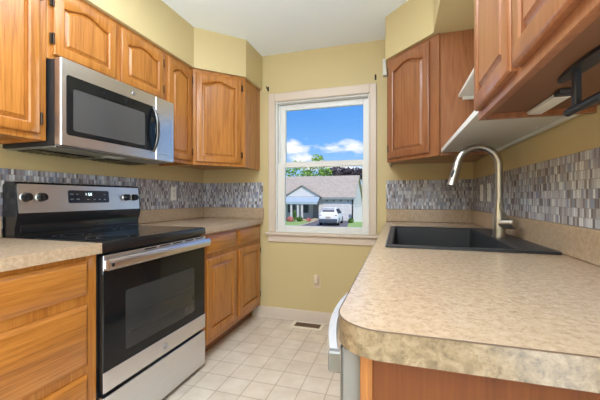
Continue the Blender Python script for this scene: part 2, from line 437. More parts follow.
wall_cabinet('short two door oak wall cabinet directly above the microwave', (0.001, -1.698, 0), 0, .764, 1.748, ZT, .312, [(.024, .362, -1), (.401, .742, 1)], oakz, oaky, G1)
wall_cabinet('narrow single door oak wall cabinet right of the microwave', (0.001, -.932, 0), 0, .322, ZU, ZT, .312, [(.028, .292, 1)], oakz, oaky, G1)

def corner_cabinet(label, loc, mirror, mz, rc, dp, group, doorm):
    t = thing('corner_wall_cabinet', label, 'cabinet', (loc[0], loc[1], ZU), 0, group); h = ZT-ZU; s = -1 if mirror else 1
    poly = [(0.001, -.001), (rc, -.001), (rc, -dp), (dp, -rc), (0.001, -rc)]
    bm = B(); prism(bm, [(s*x, y) for x, y in poly], .018, h); obj('cabinet_box', bm, mz, t, smooth=False)
    a, b = Vector((s*rc, -dp, 0)), Vector((s*dp, -rc, 0)); mid = (a+b)/2; L = (a-b).length
    n = Vector((s, -1, 0)).normalized(); ang = math.atan2(n.y, n.x)
    M = Matrix.Translation(mid) @ Matrix.Rotation(ang, 4, 'Z')
    bm = B(); box(bm, -.004, .014, -L/2-.004, L/2+.004, 0, h, .0015); bmesh.ops.transform(bm, matrix=M, verts=bm.verts); obj('face_frame', bm, mz, t)
    bm = B()
    if not mirror: box(bm, rc-.012, rc+.002, -dp-.001, -.001, 0, h, .001)
    else: box(bm, -rc-.002, -rc+.012, -dp-.001, -.001, 0, h, .001)
    obj('side_panel', bm, mz, t)
    if mirror: obj('side_panel', box(B(), -dp, -.001, -rc-.002, -rc+.012, 0, h, .001), mz, t)
    y0, y1, hg = doorm
    d = make_door(t, y1-y0, h-.052, (0, 0, 0), rise=.034, mz=mz, hinge=hg, st=.048)
    d.location = M @ Vector((.0145, (y0+y1)/2, h/2-.001)); d.rotation_euler = (0, 0, ang)
    return t
corner_cabinet('diagonal honey oak corner wall cabinet left of the window', (0, 0), False, oakz, .606, .311, G1, (-.190, .172, 1))
corner_cabinet('brown oak diagonal corner wall cabinet right of the window', (W, 0), True, oakrz, .624, .312, None, (-.196, .160, -1))

G2 = None
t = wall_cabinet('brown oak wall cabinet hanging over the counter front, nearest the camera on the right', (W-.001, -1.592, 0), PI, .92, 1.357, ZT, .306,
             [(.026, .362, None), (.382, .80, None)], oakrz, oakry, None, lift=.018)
obj('underside', sbox(.004, .286, .014, .906, .0172, .0182), oakin, t, smooth=False)

# shelves across the gap over the sink
o = obj('wall_shelf', sbox(2.098, W-.002, -1.588, -.628, 1.384, 1.409, bev=.002), white_m); tag(o, 'long white lower shelf bridging the gap above the sink', 'shelf')
o2 = obj('shelf_cleat', sbox(W-.022, W-.003, -1.586, -.63, 1.369, 1.3835, bev=.002), white_m, o)
o = obj('wall_shelf', sbox(2.193, W-.002, -1.588, -.628, 1.712, 1.732, bev=.002), white_m); tag(o, 'short deep white upper shelf high between the two right wall cabinets', 'shelf')
obj('shelf_cleat', sbox(W-.19, W-.003, -.648, -.6275, 1.694, 1.7115, bev=.002), white_m, o)

# ------------------------------------------------------------------ base cabinets
def base_cabinet(label, loc, rotz, width, depth, drawers, doors, mz=oakz, my=oaky, name='base_cabinet', h=.868, bh=.868):
    t = thing(name, label, 'cabinet', (loc[0], loc[1], 0), rotz)
    obj('cabinet_box', sbox(0, depth-.019, 0.001, width-.001, .112, bh), mz, t, smooth=False)
    obj('toe_kick', sbox(0.01, depth-.085, 0.001, width-.001, 0, .112), plain_kick, t, smooth=False)
    obj('face_frame', sbox(depth-.019, depth, .0005, width-.0005, .110, h, bev=.0015), mz, t)
    for (y0, y1, z0, z1) in drawers: make_drawer(t, y1-y0, z1-z0, (depth+.0005, (y0+y1)/2, (z0+z1)/2), my)
    for (y0, y1, z0, z1, hg) in doors: make_door(t, y1-y0, z1-z0, (depth+.0005, (y0+y1)/2, (z0+z1)/2), rise=0, mz=mz, hinge=hg, st=.056)
    return t
plain_kick = oak('toe_kick_oak', 'y', srgb(96, 52, 22), srgb(124, 72, 34), srgb(140, 86, 44), .5)
base_cabinet('honey oak base cabinet with two doors and two drawers between range and window wall', (.001, -.930, 0), 0, .928, .610,
             [(.040, .437, .727, .850), (.490, .890, .727, .850)], [(.040, .437, .155, .695, None), (.490, .890, .155, .695, 1)])
base_cabinet('honey oak drawer base cabinet at the bottom left, nearest the camera', (.001, -2.62, 0), 0, .920, .610,
             [(.03, .874, .708, .848), (.03, .874, .415, .668), (.03, .874, .125, .378)], [])
# ------------------------------------------------------------------ countertops
def counter_mesh(poly, hole=None, z0=.871, z1=.9146):
    bm = B()
    def lp(p): 
        vs = [bm.verts.new((x, y, z1)) for x, y in p]; return [bm.edges.new((vs[i], vs[(i+1) % len(vs)])) for i in range(len(vs))]
    es = lp(poly)+(lp(hole) if hole else [])
    r = bmesh.ops.triangle_fill(bm, edges=es, use_beauty=True)
    fs = [f for f in r['geom'] if isinstance(f, bmesh.types.BMFace)]
    for f in fs:
        if f.normal.z < 0: f.normal_flip()
    ex = bmesh.ops.extrude_face_region(bm, geom=fs)
    for v in ex['geom']:
        if isinstance(v, bmesh.types.BMVert): v.co.z = z0
    bmesh.ops.recalc_face_normals(bm, faces=bm.faces)
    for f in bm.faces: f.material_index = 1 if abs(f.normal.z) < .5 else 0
    return bm
def splash(bm, x0, x1, y0, y1): box(bm, x0, x1, y0, y1, .9147, 1.016, .004)
ct = obj('countertop', counter_mesh([(.002, -.002), (.002, -.929), (.642, -.929), (.642, -.002)]), [lam_m, lam_m]); tag(ct, 'speckled tan laminate countertop in the corner between range and window wall', 'countertop')
bm = B(); splash(bm, .002, .021, -.928, -.022); splash(bm, .002, .652, -.021, -.002); obj('backsplash', bm, lam_m, ct)
ct = obj('countertop', counter_mesh([(.002, -2.62), (.642, -2.62), (.642, -1.6995), (.002, -1.6995)]), [lam_m, lam_m]); tag(ct, 'speckled tan laminate countertop at the far left, before the range', 'countertop')
obj('backsplash', sbox(.002, .021, -2.62, -1.701, .9147, 1.016, bev=.004), lam_m, ct)
XF = 1.753; YE = -2.281; rr = .074
poly = [(W-.002, -.002), (XF, -.002)]
for i in range(15):
    a = PI+ (PI/2)*i/14; poly.append((XF+rr+rr*math.cos(a), YE+rr+rr*math.sin(a)))
poly += [(W-.002, YE)]
SX0, SX1, SY0, SY1 = 1.800, 2.378, -1.470, -.575
hole = [(SX0+.012, SY0+.012), (SX1-.012, SY0+.012), (SX1-.012, SY1-.012), (SX0+.012, SY1-.012)]
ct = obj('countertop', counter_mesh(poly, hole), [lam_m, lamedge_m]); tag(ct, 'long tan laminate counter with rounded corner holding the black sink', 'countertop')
bm = B(); splash(bm, W-.021, W-.002, YE, -.022); splash(bm, XF, W-.002, -.021, -.002); obj('backsplash', bm, lam_m, ct)
bm = B(); e = [(x, y) for x, y in poly[1:-1]]+[(W-.002, YE)]
tube(bm, [(x, y, .9142) for x, y in e], .0011, 6); obj('edge_seam', bm, seam_m, ct, label='dark seam line along the counter edge')

# mosaic strips
def strip(n, x0, x1, y0, y1, m, z0=1.0165):
    struct(n, sbox(x0, x1, y0, y1, z0, 1.2515), m, smooth=False)
strip('trim_3', .0005, .008, -2.62, -.0085, mos_y, .93)
strip('trim_4', .0005, .640, -.008, -.0005, mos_x)
strip('trim_5', W-.008, W-.0005, -2.62, -.0085, mos_y)
strip('trim_6', 1.750, W-.0085, -.008, -.0005, mos_x)

# ------------------------------------------------------------------ sink
t = thing('sink', 'black composite drop-in sink with faucet deck set into the right counter', 'sink', ((SX0+SX1)/2, (SY0+SY1)/2, .9146))
bx0, bx1, by0, by1 = 1.828, 2.262, -1.435, -.628
def rect_ring(x0, x1, y0, y1, r, z, n=5):
    p = []
    for cx, cy, a0 in ((x1-r, y1-r, 0), (x0+r, y1-r, PI/2), (x0+r, y0+r, PI), (x1-r, y0+r, 1.5*PI)):
        for i in range(n+1): a = a0+PI/2*i/n; p.append((cx+r*math.cos(a), cy+r*math.sin(a), z))
    return p
def bridge(bm, rings, cap=True):
    vr = [[bm.verts.new(p) for p in r] for r in rings]
    for a, b in zip(vr, vr[1:]):
        for k in range(len(a)): bm.faces.new((a[k], a[(k+1) % len(a)], b[(k+1) % len(b)], b[k]))
    if cap: bm.faces.new(vr[-1])
    return vr
bm = B()
bridge(bm, [rect_ring(SX0, SX1, SY0, SY1, .012, .9150), rect_ring(SX0, SX1, SY0, SY1, .012, .9215), rect_ring(SX0+.004, SX1-.004, SY0+.004, SY1-.004, .012, .9245),
            rect_ring(bx0-.006, bx1+.006, by0-.006, by1+.006, .024, .9245), rect_ring(bx0, bx1, by0, by1, .02, .920), rect_ring(bx0+.008, bx1-.008, by0+.008, by1-.008, .02, .735), rect_ring(bx0+.03, bx1-.03, by0+.03, by1-.03, .02, .715)])
bmesh.ops.translate(bm, verts=bm.verts, vec=-Vector(t.location)); obj('basin', bm, sink_m, t)
bm = B(); cyl(bm, (2.04, -1.03, .7152), (2.04, -1.03, .7205), .055, n=28); cyl(bm, (2.04, -1.03, .7205), (2.04, -1.03, .7225), .035, n=24); bmesh.ops.translate(bm, verts=bm.verts, vec=-Vector(t.location)); obj('drain', bm, chrome_m, t)

# ------------------------------------------------------------------ faucet
fx, fy, fz = 2.296, -1.06, .925
t = thing('faucet', 'brushed nickel gooseneck pull-down faucet standing on the sink deck', 'faucet', (fx, fy, fz))
bm = B(); cyl(bm, (0, 0, 0), (0, 0, .006), .031, n=28); cyl(bm, (0, 0, .006), (0, 0, .085), .027, .0245, n=28); cyl(bm, (0, 0, .085), (0, 0, .175), .0245, .0175, n=28); obj('faucet_body', bm, nickel_m, t)
pts = [(0, 0, .17), (0, 0, .24), (0, 0, .33)]
r = .089
for i in range(1, 15):
    a = PI*.93*i/14; pts.append((-r+r*math.cos(a), -.012*i/14, .33+r*math.sin(a)*1.02))
bm = B(); tube(bm, pts, .0162, 18); obj('spout', bm, nickel_m, t)
e = Vector(pts[-1]); dr = Vector((-.030, -.005, -.118)).normalized()
hd = bpy.data.objects
bm = B(); tube(bm, [e-dr*.004, e+dr*.002, e+dr*.03, e+dr*.085, e+dr*.112, e+dr*.114], [.0162, .0175, .0180, .0205, .0235, .021], 20); sh = obj('spray_head', bm, nickel_m, t)
bm = B(); c = e+dr*.055; m = Vector((-.62, -.78, 0)); a = c+m*.0165
tube(bm, [a-dr*.020, a-dr*.014, a+dr*.014, a+dr*.020], [.003, .006, .006, .003], 10); obj('spray_button', bm, blackmat_m, sh, label='black spray button')
bm = B(); cyl(bm, e+dr*.114, e+dr*.1155, .018, n=20); obj('nozzle', bm, blackmat_m, sh)
bm = B(); cyl(bm, (.0, 0, .062), (.050, -.050, .066), .0235, n=28); lv = obj('lever_hub', bm, nickel_m, t)
bm = B(); tube(bm, [(.030, -.045, .082), (.010, -.052, .11), (-.010, -.050, .150), (-.014, -.048, .160)], [.0042, .004, .0036, .003], 10); obj('lever', bm, nickel_m, lv)

# ------------------------------------------------------------------ right base: end panel, dishwasher, sink cabinet
t = thing('end_panel', 'oak end panel under the rounded counter end, bottom right', 'cabinet end panel', (2.1, -2.25, 0))
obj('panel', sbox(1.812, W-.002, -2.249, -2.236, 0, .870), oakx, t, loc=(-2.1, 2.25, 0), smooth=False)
obj('stile', sbox(1.793, 1.8118, -2.253, -2.236, 0, .870, bev=.001), oakz, t, loc=(-2.1, 2.25, 0))
t = thing('dishwasher', 'stainless dishwasher with a bowed bar handle under the right counter', 'dishwasher', (2.09, -1.935, 0))
dw = lambda bm: (bmesh.ops.translate(bm, verts=bm.verts, vec=-Vector((2.09, -1.935, 0))), bm)[1]
obj('tub', dw(sbox(1.83, 2.38, -2.23, -1.64, .02, .868)), blackmat_m, t, smooth=False)
dd = obj('dishwasher_door', dw(sbox(1.760, 1.829, -2.232, -1.638, .115, .862, bev=.004)), plain('grey_door_edge', srgb(128, 126, 124), .4, .2), t)
obj('steel_skin', dw(sbox(1.7575, 1.7599, -2.231, -1.639, .117, .860, bev=.001)), steelv_m, dd)
obj('kick_plate', dw(sbox(1.81, 1.829, -2.23, -1.64, .0, .112)), blackmat_m, t)
bm = B(); N = 18; rings = []
for i in range(N+1):
    u = -1+2*i/N; y = -1.885+u*.250; x = 1.729-.036*(1-abs(u)**2.0)
    rings.append([(x-.008, y, .770), (x-.011, y, .776), (x-.011, y, .802), (x-.008, y, .808), (x+.008, y, .808), (x+.010, y, .802), (x+.010, y, .776), (x+.008, y, .770)])
vr = bridge(bm, rings, cap=True); bm.faces.new(vr[0][::-1])
obj('handle', dw(bm), steel('handle_steel', (.9, .88, .86), .5), t, label='white-lit steel bar handle, bowed outward')
for y in (-2.136, -1.634): obj('handle_bracket', dw(sbox(1.7185, 1.757, y-.010, y+.008, .769, .809, bev=.003)), plain('bracket_grey', srgb(140, 138, 134), .45, .4), t, label='grey end bracket of the bowed handle')
base_cabinet('oak sink base cabinet beneath the sink, facing the range', (W-.001, -.001, 0), PI, 1.63, .610,
             [(.68, 1.12, .727, .850), (1.16, 1.60, .727, .850)], [(.68, 1.12, .155, .695, None), (1.16, 1.60, .155, .695, None)], bh=.69)

# ------------------------------------------------------------------ range
RY0, RY1 = -1.6955, -.9315
t = thing('range', 'stainless and black electric range with glass cooktop between the counters', 'range', (.35, (RY0+RY1)/2, 0))
OR = -Vector(t.location)
def rp_(name, bm, m, parent=t, **k): 
    if parent is t: bmesh.ops.translate(bm, verts=bm.verts, vec=OR)
    else: bmesh.ops.translate(bm, verts=bm.verts, vec=OR)
    return obj(name, bm, m, parent, **k)
rp_('range_body', sbox(.03, .600, RY0+.002, RY1-.002, .04, .868), blackmat_m)
bm = B(); box(bm, .024, .641, RY0, RY1, .869, .912, .006, 2); ck = rp_('cooktop', bm, black_m)
bm = B(); box(bm, .10, .632, RY0+.012, RY1-.012, .9115, .9165, .003); rp_('glass_top', bm, cook_m, ck)
for (x, y, r_) in ((.52, -1.53, .115), (.25, -1.53, .08), (.52, -1.14, .08), (.25, -1.14, .105)):
    bm = B()
    for rr_ in (r_, r_*.62):
        n_ = 48; a = [[bm.verts.new((x+q*math.cos(2*PI*k/n_), y+q*math.sin(2*PI*k/n_), .9168)) for k in range(n_)] for q in (rr_, rr_-.002)]
        for k in range(n_): bm.faces.new((a[0][k], a[0][(k+1) % n_], a[1][(k+1) % n_], a[1][k]))
    rp_('burner_ring', bm, ring_m, ck)
# backguard
bm = B(); prism_y(bm, [(.012, .913), (.096, .913), (.094, .955), (.104, .985), (.114, 1.022), (.100, 1.176), (.088, 1.186), (.03, 1.186), (.012, 1.17)], RY0+.0005, RY1-.0005); bg_ = rp_('backguard', bm, black_m)
bm = B(); box(bm, .094, .1005, RY0+.022, RY1-.012, .935, 1.02, .003); rp_('lower_glass_band', bm, cook_m, bg_)
# slanted steel face
p0, p1 = Vector((.1165, 0, 1.030)), Vector((.1035, 0, 1.176)); tz = (p1-p0).normalized(); nrm = Vector((tz.z, 0, -tz.x))
def slant(y, z, out): # y, height along the face, distance out of it
    b_ = p0+tz*(z-1.030)+nrm*out; return Vector((b_.x, y, b_.z))
def slab(y0, y1, z0, z1, o0, o1, rad=.004):
    bm = B(); a = []
    for o_ in (o0, o1):
        a.append([slant(y, z, o_) for (y, z, _) in rect_ring(y0, y1, z0, z1, rad, 0, 4)])
    vr = bridge(bm, a); bm.faces.new(vr[0][::-1]); return bm
rp_('control_panel', slab(RY0+.007, RY1-.014, 1.033, 1.176, -.006, .002, .003), steel('panel_steel', (.80, .80, .80), .34), bg_)
dpl = rp_('display', slab(-1.447, -1.188, 1.078, 1.150, -.001, .0035, .010), disp_m, bg_)
def glyph(bm, seglist, y, z, s, out=.0039, th=.0011):
    for (a0, b0, a1, b1) in seglist:
        P0, P1 = slant(y+a0*s, z+b0*s, out), slant(y+a1*s, z+b1*s, out); d = (P1-P0); L = d.length; d.normalize(); q = nrm.cross(d).normalized()*th
        bm.faces.new([bm.verts.new(v) for v in (P0-q, P0+q, P1+q, P1-q)])
S = {'a': (0, 2, 1, 2), 'b': (1, 1, 1, 2), 'c': (1, 0, 1, 1), 'd': (0, 0, 1, 0), 'e': (0, 0, 0, 1), 'f': (0, 1, 0, 2), 'g': (0, 1, 1, 1)}
DG = {'1': 'bc', '5': 'afgcd', '8': 'abcdefg', '2': 'abged'}
bm = B(); yy = -1.348
for ch in '1:58':
    if ch == ':':
        for zz in (1.124, 1.132): glyph(bm, [(0, 0, .15, 0)], yy+.001, zz, .008, th=.0009)
        yy += .008; continue
    glyph(bm, [S[k] for k in DG[ch]], yy, 1.121, .0072); yy += .0135
obj_d = rp_('clock_digits', bm, digit_m, bg_, smooth=False)
bm = B(); random.seed(3)
for (y, z, n_) in ((-1.435, 1.128, 3), (-1.435, 1.100, 3), (-1.40, 1.128, 2), (-1.40, 1.100, 3), (-1.295, 1.098, 2), (-1.26, 1.098, 2), (-1.225, 1.098, 2), (-1.225, 1.128, 2), (-1.335, 1.098, 2)):
    for k in range(n_): glyph(bm, [(0, 0, .9, 0)], y+.0065*k, z, .006, th=.0016)
rp_('key_print', bm, ink_m, bg_, smooth=False)
for y in (-1.658, -1.588, -1.058, -.992):
    bm = B(); c0, c1, c2 = slant(y, 1.110, .002), slant(y, 1.110, .006), slant(y, 1.110, .028)
    cyl(bm, c0, c1, .0231, n=28); kb = rp_('knob', bm, chrome_m, bg_, label='knob with a bright bezel')
    bm = B(); cyl(bm, c1, c2, .0226, .0195, n=24)
    a = [slant(y-.005, 1.092, .010), slant(y+.005, 1.092, .010), slant(y+.005, 1.128, .010), slant(y-.005, 1.128, .010)]
    b_ = [slant(y-.004, 1.093, .036), slant(y+.004, 1.093, .036), slant(y+.004, 1.127, .036), slant(y-.004, 1.127, .036)]
    vr = bridge(bm, [a, b_]); bm.faces.new(vr[0][::-1]); rp_('knob_grip', bm, black_m, kb)
# door
bm = B(); box(bm, .604, .638, RY0+.003, RY1-.003, .262, .858, .005); dr_ = rp_('oven_door', bm, bglass_m)
bm = B(); box(bm, .6375, .6405, RY0+.003, RY1-.003, .263, .352, .001); rp_('door_lower_trim', bm, steel_m, dr_, label='stainless strip')
bm = B(); box(bm, .6375, .641, RY0+.003, RY1-.003, .792, .858, .001); rp_('door_upper_trim', bm, steel_m, dr_, label='stainless strip')
bm = B()
for k in range(5): y = -1.46+k*.105; box(bm, .6405, .6420, y, y+.082, .848, .8545)
rp_('vent_slots', bm, gap_m, dr_, smooth=False)
bm = B(); a = [[(.6386, y, z) for (y, z, _) in rect_ring(-1.573, -1.050, .402, .678, .012, 0)], [(.6392, y, z) for (y, z, _) in rect_ring(-1.572, -1.051, .403, .677, .012, 0)]]
bridge(bm, a); wn_ = rp_('oven_window', bm, window_oven_m, dr_)
bm = B()
for z in (.47, .475, .56): box(bm, .6391, .6397, -1.555, -1.068, z, z+.0022)
rp_('rack', bm, plain('oven_rack', (.06, .06, .06), .3, .5), dr_, smooth=False)
bm = B(); prof = [(.650, .798), (.660, .793), (.668, .799), (.672, .816), (.670, .832), (.662, .842), (.650, .841)]
prism_y(bm, prof, RY0+.008, RY1+.014)
for y in (RY0+.02, RY1-.02): box(bm, .638, .660, y-.010, y+.010, .798, .836, .003)
hl = rp_('handle', bm, steel('range_handle_steel', (.78, .78, .78), .3), dr_)
bm = B(); cyl(bm, (.640, RY0+.024, .818), (.6733, RY0+.024, .818), .008, n=16); rp_('handle_screw_cap', bm, black_m, hl)
rp_('storage_drawer', sbox(.604, .639, RY0+.003, RY1-.003, .028, .243, bev=.0015), steel_m)
for y in (RY0+.05, RY1-.05):
    for x in (.09, .57):
        bm = B(); cyl(bm, (x, y, 0), (x, y, .041), .018, n=14); rp_('foot', bm, blackmat_m)
def emblem(parent, x, y, z, r, off):
    bm = B(); n_ = 28
    cyl(bm, (x-.0005, y, z), (x+.0008, y, z), r, n=n_)
    em = obj('emblem', bm, steel('emblem_face', (.5, .5, .52), .3), parent); em.data.transform(Matrix.Translation(off))
    bm = B(); tube(bm, [(x+.001, y+r*.93*math.cos(2*PI*k/n_), z+r*.93*math.sin(2*PI*k/n_)) for k in range(n_+1)], r*.06, 6, False)
    for (cy, fl) in ((-.34, 1), (.30, -1)):       # two looped script strokes
        tube(bm, [(x+.001, y+r*(cy+.30*math.cos(a_*.42)*fl), z+r*(.05+.45*math.sin(a_*.42))) for a_ in range(1, 15)], r*.07, 5)
    tube(bm, [(x+.001, y-r*.25, z-r*.05), (x+.001, y, z-r*.12), (x+.001, y+r*.35, z)], r*.06, 5)
    e2 = obj('emblem_mark', bm, logo_m, em); e2.data.transform(Matrix.Translation(off))
emblem(t, .6406, -1.310, .305, .017, OR)

# ------------------------------------------------------------------ microwave
MY0, MY1, MZ0, MZ1 = -1.697, -.9385, 1.344, 1.745
t = thing('microwave', 'stainless over-the-range microwave mounted above the black range', 'microwave', (.2, (MY0+MY1)/2, MZ0))
OM = -Vector(t.location)
def mp_(name, bm, m, parent=t, **k): bmesh.ops.translate(bm, verts=bm.verts, vec=OM); return obj(name, bm, m, parent, **k)
mp_('housing', sbox(.003, .356, MY0+.006, MY1-.006, MZ0+.004, MZ1-.001, bev=.002), blackmat_m)
bm = B(); box(bm, .358, .399, MY0, -1.1085, MZ0, MZ1-.001, .004); box(bm, .37, .396, -1.1085, -1.1065, MZ0+.002, MZ1-.003)
dm = mp_('microwave_door', bm, steel_m)
bm = B(); box(bm, .358, .399, -1.1065, MY1, MZ0, MZ1-.001, .004); cp = mp_('control_column', bm, steel_m)
bm = B(); a = [[(x, y, z) for (y, z, _) in rect_ring(-1.672, -1.112, 1.396, 1.672, .012, 0)] for x in (.3985, .4005)]; bridge(bm, a); gp = mp_('door_glass', bm, bglass_m, dm)
bm = B(); a = [[(x, y, z) for (y, z, _) in rect_ring(-1.640, -1.200, 1.420, 1.615, .010, 0)] for x in (.4004, .4010)]; bridge(bm, a); mp_('viewing_screen', bm, screen_m, dm, label='grey perforated screen')
bm = B(); box(bm, .3985, .4005, -1.098, -.966, 1.385, 1.640, .001); mp_('key_pad', bm, control_m, cp)
bm = B(); pts = []
for i in range(15):
    u = -1+2*i/14; pts.append((.404+.034*(1-abs(u)**2.4), -1.135, 1.528+u*.135))
tube(bm, pts, [.008+.004*(1-abs(-1+2*i/14)**2) for i in range(15)], 14); mp_('handle', bm, darksteel_m, dm)
bm = B(); box(bm, .02, .35, MY0+.01, MY1-.01, MZ0-.004, MZ0+.0035, .002)
un = mp_('underside', bm, plain('grey_underside', (.32, .33, .31), .35, .6))
for y0 in (-1.66, -1.27):
    bm = B(); box(bm, .06, .20, y0, y0+.30, MZ0-.009, MZ0-.0045, .001)
    for k in range(9): box(bm, .065, .195, y0+.015+k*.032, y0+.027+k*.032, MZ0-.011, MZ0-.0088)
    mp_('grease_filter', bm, darksteel_m, un)
bm = B(); box(bm, .25, .32, -1.36, -1.26, MZ0-.008, MZ0-.0042, .002); mp_('lamp_cover', bm, led_m, un)
emblem(t, .3996, -1.281, 1.705, .013, OM)

# ------------------------------------------------------------------ under-cabinet lamp and towel bar
t = thing('under_cabinet_lamp', 'slim white light bar with dark end under the right wall cabinet', 'lamp', (2.247, -1.705, 1.374))
obj('lamp_body', sbox(-.020, .020, -.085, .100, -.010, -.0005, bev=.003), plain('grey_plastic', (.55, .54, .5), .4), t)
obj('diffuser', sbox(-.018, .018, -.080, .095, -.013, -.0095, bev=.003), led_m, t)
bm = B(); box(bm, -.023, .023, -.122, -.084, -.014, -.0005, .006, 2); obj('end_cap', bm, blackmat_m, t, label='dark end cap')
t = thing('paper_towel_holder', 'black metal paper towel bar hanging under the right wall cabinet', 'towel holder', (2.2, -2.0, 1.374))
bm = B(); n_ = 28; rg = [[(.018*math.cos(2*PI*k/n_), .115*math.sin(2*PI*k/n_), z) for k in range(n_)] for z in (-.0005, -.008)]; vr = bridge(bm, rg); bm.faces.new(vr[0][::-1]); obj('mount_plate', bm, iron_m, t)
obj('arm', sbox(-.006, .006, .034, .050, -.088, -.006, bev=.002), iron_m, t)
bm = B(); tube(bm, [(0, .080, -.083), (0, .076, -.083), (0, .0, -.083), (0, -.28, -.083), (0, -.285, -.083)], [.006, .0088, .0088, .0088, .006], 16); obj('bar', bm, iron_m, t)

# ------------------------------------------------------------------ small fittings
def plate(name, label, cat, loc, rotz, kind, m=white_m, w_=.070, h_=.114, group=None):
    t = thing(name, label, cat, loc, rotz, group)          # faces local +x
    obj('cover_plate', sbox(.0, .005, -w_/2, w_/2, -h_/2, h_/2, bev=.002), m, t)
    if kind == 'outlet':
        for z in (-.02, .02):
            bm = B(); cyl(bm, (.004, 0, z), (.0075, 0, z), .0165, n=20); s_ = obj('socket', bm, m, t)
            bm = B(); box(bm, .0074, .0078, -.008, -.005, z-.004, z+.006); box(bm, .0074, .0078, .005, .008, z-.004, z+.006); obj('slots', bm, gap_m, s_, smooth=False)
    elif kind == 'switch':
        obj('rocker', sbox(.004, .008, -.016, .016, -.033, .033, bev=.002), m, t)
    bm = B(); cyl(bm, (.004, 0, 0 if kind == 'outlet' else .045), (.0062, 0, 0 if kind == 'outlet' else .045), .003, n=10); obj('screw', bm, nickel_m, t)
    return t
plate('wall_outlet', 'white outlet plate on mosaic strip behind the left corner counter', 'outlet', (.0085, -.458, 1.145), 0, 'outlet')
plate('light_switch', 'white switch plate on right mosaic strip, nearer the window wall', 'switch', (W-.0085, -.285, 1.142), PI, 'switch')
plate('wall_outlet', 'white outlet plate on right mosaic strip, nearer the faucet', 'outlet', (W-.0085, -.475, 1.142), PI, 'outlet')
t = plate('wall_outlet', 'tan outlet plate low on the yellow wall under the window', 'outlet', (1.159, -.0005, .362), -PI/2, 'none', almond_m, .064, .106)
t = thing('night_light', 'small tan plug-in night light on the outlet under the window', 'night light', (1.157, -.006, .385))
obj('light_body', sbox(-.018, .018, -.034, -.0005, -.032, .048, bev=.005), almond_m, t)
obj('light_shade', sbox(-.013, .013, -.040, -.0335, -.028, .030, bev=.004), almond_m, t)
for x, l in ((.692, 'small dark curtain rod bracket above the window left corner'), (1.664, 'small dark curtain rod bracket above the window right corner')):
    t = thing('curtain_bracket', l, 'bracket', (x, -.0005, 2.118))
    obj('bracket_plate', sbox(-.007, .007, -.004, 0, -.022, .020, bev=.001), hinge_m, t)
    bm = B(); tube(bm, [(0, -.003, -.004), (0, -.030, -.008), (0, -.040, .0), (0, -.040, .012)], .0035, 8); obj('hook', bm, hinge_m, t)
t = thing('chime_box', 'small white box high on wall between window and right soffit', 'wall box', (1.764, -.0005, 2.185))
obj('box_cover', sbox(-.040, .034, -.034, 0, -.065, .070, bev=.005), white_m, t)
obj('box_base', sbox(-.036, .030, -.030, 0, -.071, -.0655, bev=.001), plain('grey_trim', (.4, .39, .36), .5), t)
t = thing('floor_vent', 'cream floor register with brown louvres below the window', 'floor vent', (1.095, -.078, 0))
bm = B()
for a in ((-.142, .142, -.080, -.053), (-.142, .142, .043, .058), (-.142, -.112, -.053, .043), (.112, .142, -.053, .043)): box(bm, *a, 0, .007, .0015)
obj('vent_frame', bm, cream_m, t)
obj('duct', sbox(-.112, .112, -.055, .045, .0002, .0012), gap_m, t, smooth=False)
bm = B()
for k in range(17): box(bm, -.109+k*.0132, -.1035+k*.0132, -.054, .044, .001, .0045)
for k in range(3): box(bm, -.112, .112, -.032+k*.026, -.029+k*.026, .001, .0048)
obj('louvres', bm, plain('brown_louvre', srgb(140, 108, 82), .45, .3), t)
for (y, z, l) in ((-1.235, 1.288, None),):
    pass

# ================================================================== outside
GZ = -1.52
def out_m(name, c, rough=.8, nsc=3, amt=.15):
    n = NT(name); v = n.coord(); n.set(Base_Color=n.mix(n.noise(v, nsc, 4, .6), tuple(x*(1-amt) for x in c), tuple(min(1, x*(1+amt)) for x in c)), Roughness=rough); return n.m
grass_m = out_m('lawn_grass', srgb(158, 190, 108), .9, 5, .3); drive_m = out_m('asphalt', srgb(120, 116, 118), .9, 2, .12)
walk_m = out_m('pale_kerb', srgb(196, 184, 160), .9, 2, .1); side_m = out_m('white_siding', srgb(224, 222, 222), .7, .5, .03)
def siding():
    n = NT('lap_siding'); v = n.coord(); sp_ = n.n('ShaderNodeSeparateXYZ'); n.l(v, sp_.inputs[0])
    fr = n.math('FRACT', n.math('MULTIPLY', sp_.outputs['Z'], 6)); c = n.ramp(fr, [(0, srgb(186, 184, 186)), (.14, srgb(226, 224, 224)), (1, srgb(220, 218, 219))]); n.set(Base_Color=c, Roughness=.7); return n.m
lap_m = siding()
def shingle():
    n, c, mk, r_ = cells('roof_shingle', 'X', .3, .16, [(0, srgb(190, 178, 160)), (.35, srgb(198, 186, 168)), (.7, srgb(184, 173, 156))], None, .01, .9, True, 'Y', (0, 0))
    n.set(Base_Color=n.mix(mk, srgb(174, 162, 146), c), Roughness=.9); return n.m
roof_m = shingle()
struct('ground', sbox(-60, 60, .6, 160, GZ-.2, GZ), grass_m, smooth=False)
struct('driveway', prism(B(), [(-7.1, 33.9), (-6.95, 26.3), (-8.3, 20), (-8.2, 12), (-1.2, 12), (-2.0, 20), (-2.6, 26), (-3.55, 33.9)], GZ+.001, GZ+.03), drive_m, smooth=False)
struct('driveway_kerb', prism(B(), [(-7.35, 33.8), (-7.25, 26.3), (-8.7, 20), (-8.3, 20), (-6.96, 26.3), (-7.11, 33.8)], GZ+.001, GZ+.05), walk_m, smooth=False)
struct('street', sbox(-60, 60, 8, 18, GZ+.002, GZ+.035), drive_m, smooth=False)

